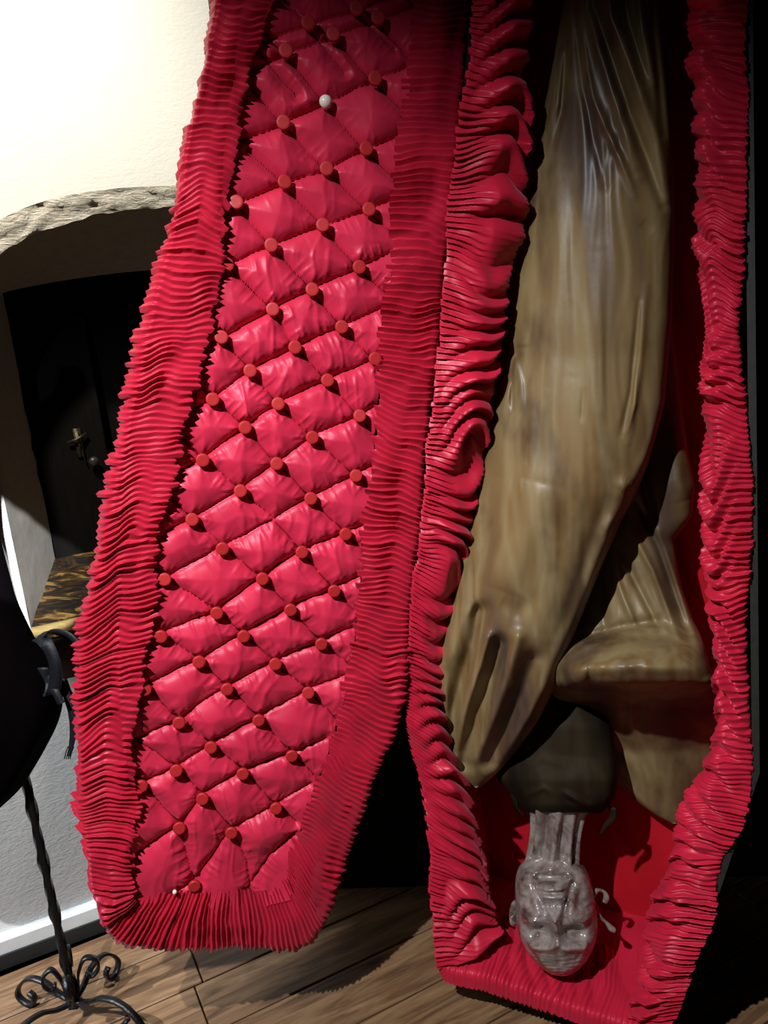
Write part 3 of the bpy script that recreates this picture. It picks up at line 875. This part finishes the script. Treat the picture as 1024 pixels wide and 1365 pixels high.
# far wing: the dark drape behind, and the bent wrist that pushes out on the right
hind_rows = [(380, 830, 894, .03, -.21), (450, 850, 899, .04, -.2), (520, 850, 907, .045, -.2), (600, 830, 917, .05, -.2), (650, 815, 927, .055, -.195), (690, 800, 922, .05, -.195), (720, 790, 898, .05, -.19),
             (780, 775, 908, .055, -.18), (830, 760, 926, .065, -.165), (845, 750, 934, .070, -.15), (862, 742, 940, .10, -.12), (890, 736, 947, .13, -.10), (912, 733, 958, .115, -.11),
             (936, 740, 959, .048, -.17), (1000, 785, 955, .028, -.225), (1040, 818, 944, .026, -.23), (1070, 850, 925, .02, -.23), (1088, 876, 913, .012, -.225), (1098, 897, 902, .004, -.22)]
hind_feats = [
    ([(862, 560), (858, 640), (872, 700)], 7, -.018), ([(900, 560), (905, 640), (915, 668)], 12, .012), ([(845, 660), (880, 730), (918, 850)], 6, -.014), ([(832, 690), (870, 760), (905, 850)], 5, .012),
    ([(820, 720), (850, 780), (880, 840)], 5, -.012), ([(812, 740), (832, 800), (850, 840)], 5, .010), ([(795, 760), (802, 800), (806, 850)], 8, -.010), ([(868, 690), (900, 770), (935, 870)], 5, .010),
    ([(738, 892), (770, 862), (830, 845), (880, 838), (920, 850)], 6, .012), ([(740, 880), (775, 852), (830, 836), (878, 828)], 7, -.014),
    ([(752, 903), (785, 906)], 20, .026), ([(783, 905), (795, 920)], 8, -.008), ([(945, 900), (955, 918)], 14, .010), ([(862, 860), (872, 880)], 30, .008),
    ([(775, 935), (850, 1010), (885, 1080)], 9, -.008), ([(830, 1000), (870, 1050)], 8, .006), ([(742, 935), (800, 1010), (870, 1085)], 5, .008),
]
loft('wing', hind_rows, hind_feats, LEATHER_D, person, 330, 190, seed=71, streak=.0015)
# chest / tunic between the wings
chest_rows = [(880, 690, 780, .03, -.19), (930, 672, 800, .05, -.185), (970, 655, 815, .065, -.17), (1010, 650, 822, .07, -.165), (1040, 664, 824, .08, -.15), (1062, 684, 820, .075, -.145), (1075, 694, 812, .068, -.14), (1084, 702, 802, .05, -.14)]
chest_feats = [([(700, 1062), (725, 1050), (735, 1058)], 4, .006), ([(752, 1056), (790, 1078)], 4, .010), ([(756, 1064), (790, 1088)], 4, -.008), ([(700, 940), (745, 945)], 4, .006), ([(720, 955), (700, 1020)], 9, -.006), ([(690, 1030), (720, 1010), (760, 1020)], 7, .004)]
loft('tunic', chest_rows, chest_feats, CHEST, person, 130, 110, seed=81, streak=.002)
# ragged collar slips
for pts in ([(816, 1076), (818, 1088), (808, 1100), (801, 1112)], [(686, 1060), (690, 1078), (699, 1088)]):
    b_ = MB(); Q = spline([BF.un(x, y, -.125) for x, y in pts], 14)
    b_.strip(Q, BF.n * .4 + BF.u, np.linspace(.016, .004, 14), .004)
    b_.build('collar_slip', CHEST, person)

# head, neck and shoulders as one skin ------------------------------
chin = BF.un(731, 1142, -.10); crown = BF.un(748, 1303, -.10)
cy = crown - chin; cy /= np.linalg.norm(cy)
fz = np.array([-.20, -.97, 0]) + .52 * BF.v; fz /= np.linalg.norm(fz)
cy -= fz * (fz @ cy); cy /= np.linalg.norm(cy)
fx = np.cross(cy, fz)
HC = BF.un(741, 1216, -.09)
bm = bmesh.new(); bmesh.ops.create_icosphere(bm, subdivisions=7, radius=1.0)
bm.verts.ensure_lookup_table()
P = np.array([v.co[:] for v in bm.verts]); faces = [[v.index for v in f.verts] for f in bm.faces]; bm.free()
x, y, z = P[:, 0].copy(), P[:, 1].copy(), P[:, 2].copy()
X = .078 * x; Yy = .112 * y; Z = .090 * z
X *= 1 + .55 * np.clip(-y, 0, 1) ** 2 - .05 * np.clip(-y, 0, 1) + .04 * np.exp(-((y - .35) / .4) ** 2)          # jaw narrower, temples wider
Z = Z + np.where(z > 0, .006 * np.exp(-((y + .55) / .35) ** 2), 0) - .02 * np.clip(-y, 0, 1) * (z < 0) * z * 0
fw = np.clip(z * 1.6, 0, 1) ** .8
g = lambda cx_, cy_, sx, sy: np.exp(-((X - cx_) / sx) ** 2 - ((Yy - cy_) / sy) ** 2)
def ln(x0, y0, x1, y1, s):
    ex, ey = x1 - x0, y1 - y0; f = np.clip(((X - x0) * ex + (Yy - y0) * ey) / (ex * ex + ey * ey), 0, 1)
    return np.exp(-(np.hypot(X - x0 - f * ex, Yy - y0 - f * ey) / s) ** 2)
dz = np.zeros_like(X)
for s_ in (-1, 1):
    dz += .013 * ln(s_ * .012, .042, s_ * .048, .046, .009)            # brow ridge
    dz -= .031 * g(s_ * .031, .023, .020, .014)                          # socket
    dz += .013 * g(s_ * .031, .022, .0125, .0085)                        # closed lid
    dz -= .003 * ln(s_ * .020, .019, s_ * .043, .018, .0018)             # lid line
    dz -= .004 * ln(s_ * .018, .010, s_ * .045, .008, .004)              # bag under the eye
    dz += .014 * g(s_ * .046, -.004, .018, .013)                         # cheekbone
    dz -= .012 * g(s_ * .046, -.048, .014, .022)                         # sunken cheek
    dz -= .008 * ln(s_ * .017, -.020, s_ * .036, -.062, .0045)           # nasolabial crease
    dz += .006 * ln(s_ * .030, -.018, s_ * .048, -.060, .007)
    dz += .008 * g(s_ * .011, -.022, .0065, .006)                        # nostril wing
    dz -= .007 * g(s_ * .006, -.028, .0035, .003)                        # nostril
    dz += .006 * g(s_ * .052, -.088, .016, .014)                         # jaw corner
dz += .015 * ln(0, .034, 0, -.008, .0080) + .015 * g(0, -.014, .0105, .010)    # nose
dz += .009 * g(0, -.055, .028, .022)
dz += .0075 * ln(-.018, -.047, .018, -.047, .0050) + .0080 * ln(-.015, -.060, .015, -.060, .0055)   # lips
dz -= .0075 * ln(-.023, -.0535, .023, -.0535, .0022)
dz -= .012 * ln(-.024, -.075, .024, -.075, .0065)                        # groove above the chin
dz += .013 * g(0, -.098, .022, .013) + .004 * g(-.012, -.1, .008, .01) + .004 * g(.012, -.1, .008, .01)
dz -= .004 * g(0, -.035, .004, .006)
for k in range(6):                                                        # forehead furrows
    yk = .058 + .007 * k
    dz += .0016 * np.exp(-((Yy - yk - .10 * X * X / .07 - .002 * np.sin(X * 90 + k)) / .0020) ** 2)
dz += .0018 * vn(X * 110, Yy * 110, 91) + .0012 * vn(X * 60, Yy * 300, 92) * (Yy < .01)
Z = Z + 1.2 * dz * fw
Hd = HC + X[:, None] * fx + Yy[:, None] * cy + Z[:, None] * fz
body = MB(); body.add(list(Hd), faces)
# neck with cords
nb = HC - cy * .07 - fz * .012; nt_ = BF.un(748, 1040, -.145)
nrow, nth = 60, 90
f = np.linspace(0, 1, nrow)[:, None]; th = np.linspace(0, 2 * math.pi, nth, endpoint=False)[None, :]
c_ = nb[None] + (nt_ - nb)[None] * f; ax = (nt_ - nb) / np.linalg.norm(nt_ - nb)
e1 = np.cross(ax, fz); e1 /= np.linalg.norm(e1); e2 = np.cross(e1, ax)
if e2 @ fz < 0: e2 = -e2
if e1 @ fx < 0: e1 = -e1
rad = .046 + .010 * (2 * f - 1) ** 2 + .020 * np.clip(f - .4, 0, 1) ** 1.5 * 2 + 0 * th
for a0, w_, am in ((90, .13, .010), (62, .10, -.010), (45, .12, .010), (122, .12, .011), (104, .10, -.006), (20, .14, .008), (30, .08, -.009), (150, .12, .009), (138, .09, -.008)):
    dd = (th - math.radians(a0 + 0) + .25 * (f - .5) * (1 if a0 > 90 else -1) + math.pi) % (2 * math.pi) - math.pi
    rad = rad + am * np.exp(-(dd / w_) ** 2) * np.sin(np.clip(f * .95 + .1, 0, 1) * math.pi) ** .5
NP = c_[:, None, :] + (rad * np.cos(th))[..., None] * e1 + (rad * .85 * np.sin(th))[..., None] * e2
body.add(list(NP.reshape(-1, 3)), grid_faces(nrow, nth, True) + [list(range(nth)), [(nrow - 1) * nth + k for k in range(nth)][::-1]])
# ears: rim loops and lobes
for rim in ([(.072, .004, -.002), (.081, .014, -.006), (.089, .024, -.012), (.091, .012, -.012), (.087, -.004, -.010), (.079, -.016, -.004), (.070, -.022, 0)],
            [(-.072, .000, -.004), (-.084, .010, -.008), (-.095, .020, -.012), (-.106, .034, -.016), (-.112, .038, -.018)],
            [(-.072, -.026, -.002), (-.084, -.038, -.006), (-.097, -.036, -.010), (-.102, -.024, -.012), (-.097, -.014, -.012)]):
    Q = spline([HC + a * fx + b * cy + c * fz for a, b, c in rim], 26)
    body.tube(Q, .0048 + .0016 * np.sin(np.linspace(0, 3 * math.pi, 26)), 10)
for s_ in (-1, 1):
    Q = spline([HC + s_ * a * fx + b * cy + c * fz for a, b, c in ((.068, -.020, -.006), (.077, -.006, -.012), (.079, .010, -.014))], 12)
    body.tube(Q, np.linspace(.009, .006, 12), 10)
# shoulders and ribcage under the tunic
Q = spline([nt_ - ax * .02, nt_ + ax * .03, nt_ + ax * .06, nt_ + ax * .09, nt_ + ax * .11], 24)
body.tube(Q, np.interp(np.linspace(0, 1, 24), [0, .15, .5, 1], [.04, .045, .045, .03]), 30)
bo_ = body.build('body', SKIN, person)
rm = bo_.modifiers.new('skin', 'REMESH'); rm.mode = 'VOXEL'; rm.voxel_size = .0019; rm.use_smooth_shade = True
sm = bo_.modifiers.new('soft', 'SMOOTH'); sm.factor = .5; sm.iterations = 2

# ------------------------------------------------------------------ dress form on an iron stand
pb = CAM + ray(101, 1346) * ((.02 - CAMZ) / ray(101, 1346)[2])
DF = Frame(np.array([pb[0], pb[1], 0]), -20)
stand = empty('dress_form', (pb[0], pb[1], 0))
tag(stand, 'black velvet dress form with a tied ribbon on a twisted wrought iron stand', 'dress form')
# twisted square pole
nz = 160; zz = np.linspace(.03, .72, nz); V = []
for z in zz:
    a = z * 26; r = .0085 + (.0012 * math.sin(z * 52) if z > .1 else .003)
    for k in range(8):
        rr = r * (1.25 if k % 2 == 0 else .92); t = a + k * math.pi / 4
        V.append((pb[0] + rr * math.cos(t), pb[1] + rr * math.sin(t), z))
mesh_obj('pole', V, grid_faces(nz, 8, True) + [list(range(8)), [(nz - 1) * 8 + k for k in range(8)][::-1]], IRON, stand)
# scroll feet
def scroll(ang, big=True, s=1.0):
    d = np.array([math.cos(ang), math.sin(ang), 0]); up_ = np.array([0, 0, 1.0]); c = np.array([pb[0], pb[1], 0])
    if big:
        pts = [(.006, .10), (.012, .045), (.035, .052), (.075, .075), (.115, .078), (.15, .055), (.165, .022), (.145, .006), (.122, .012), (.118, .03), (.13, .038)]
    else:
        pts = [(.006, .03), (.014, .07), (.022, .11), (.040, .135), (.058, .125), (.060, .10), (.044, .088), (.034, .098)]
    Q = spline([c + d * a * s + up_ * b for a, b in pts], 70)
    b_ = MB(); b_.strip(Q, np.cross(d, up_), .013, .0055)
    return b_.build('scroll_foot' if big else 'scroll_leaf', IRON, stand)
for a, s in ((-25, 1.15), (65, .8), (160, .95), (235, 1.0)): scroll(math.radians(a), True, s)
for a, s in ((20, 1.0), (110, 1.2), (200, .8), (290, 1.0)): scroll(math.radians(a), False, s)
# torso
trow = [(262, -128, 18), (300, -126, 24), (330, -124, 60), (400, -110, 84), (470, -96, 80), (560, -78, 60), (650, -56, 44), (720, -42, 43), (800, -30, 52), (850, -22, 68), (900, -8, 86), (930, -6, 91), (960, -12, 90), (1000, -26, 83), (1045, -52, 82), (1075, -76, 74), (1105, -90, 48), (1125, -96, 20), (1132, -98, 4)]
Rw = np.array(trow, float); yy = np.linspace(262, 1132, 150)
cx_ = np.interp(yy, Rw[:, 0], Rw[:, 1]); hw = np.interp(yy, Rw[:, 0], Rw[:, 2])
ker = np.hanning(9); ker /= ker.sum()
cx_ = np.convolve(np.pad(cx_, 4, mode='edge'), ker, 'valid'); hw = np.convolve(np.pad(hw, 4, mode='edge'), ker, 'valid')
A = DF.un(cx_ - hw, yy); B = DF.un(cx_ + hw, yy); C = (A + B) / 2; Hv = (B - A) / 2; hl = np.linalg.norm(Hv, axis=1)
nth = 64; th = np.linspace(0, 2 * math.pi, nth, endpoint=False)
P = C[:, None, :] + np.cos(th)[None, :, None] * Hv[:, None, :] + np.sin(th)[None, :, None] * (hl * .8)[:, None, None] * DF.n
rip = 1 + .02 * np.sin(th * 9)[None, :, None] * np.clip((yy - 700) / 300, 0, 1)[:, None, None]
P = C[:, None, :] + (P - C[:, None, :]) * rip
mesh_obj('torso', P.reshape(-1, 3), grid_faces(150, nth, True) + [list(range(nth)), [149 * nth + k for k in range(nth)][::-1]], VELVET, stand)
# ribbon bow at the hip
rb = empty('ribbon', DF.un(60, 880, .06) - origin(stand)); rb.parent = stand; rb['label'] = 'blue black grosgrain ribbon tied in a bow'
def rib(name, pts, w_, wd):
    Q = spline([DF.un(x, y, h) for x, y, h in pts], 50)
    b_ = MB(); b_.strip(Q, wd, w_, .0012); return b_.build(name, RIBBON, rb)
rib('loop', [(48, 852, .05), (70, 843, .07), (92, 848, .09), (108, 868, .10), (114, 900, .10), (113, 930, .09), (104, 938, .07), (92, 925, .05), (84, 905, .05)], .021, DF.u * .75 + DF.n * .8 + DF.v * .3)
rib('loop', [(50, 850, .06), (62, 858, .09), (72, 880, .10), (74, 905, .09), (68, 925, .07), (60, 915, .05), (56, 890, .05)], .024, DF.u + DF.n * .45)
rib('tail', [(78, 905, .06), (90, 930, .07), (98, 955, .07), (98, 975, .065), (92, 1008, .06)], np.r_[np.linspace(.012, .019, 25), np.linspace(.019, .006, 25)], DF.u + DF.n * .4)
rib('tail', [(66, 900, .06), (74, 922, .085), (82, 938, .09)], .014, DF.u + DF.n * .3)
b_ = MB()
for k in range(4): 
    x0 = 88 + k * 2.5; Q = spline([DF.un(x0 + 3, 995, .06), DF.un(x0, 1003, .06), DF.un(x0 - 2, 1012, .062)], 6); b_.tube(Q, .0012, 5)
b_.build('frayed_end', RIBBON, rb)
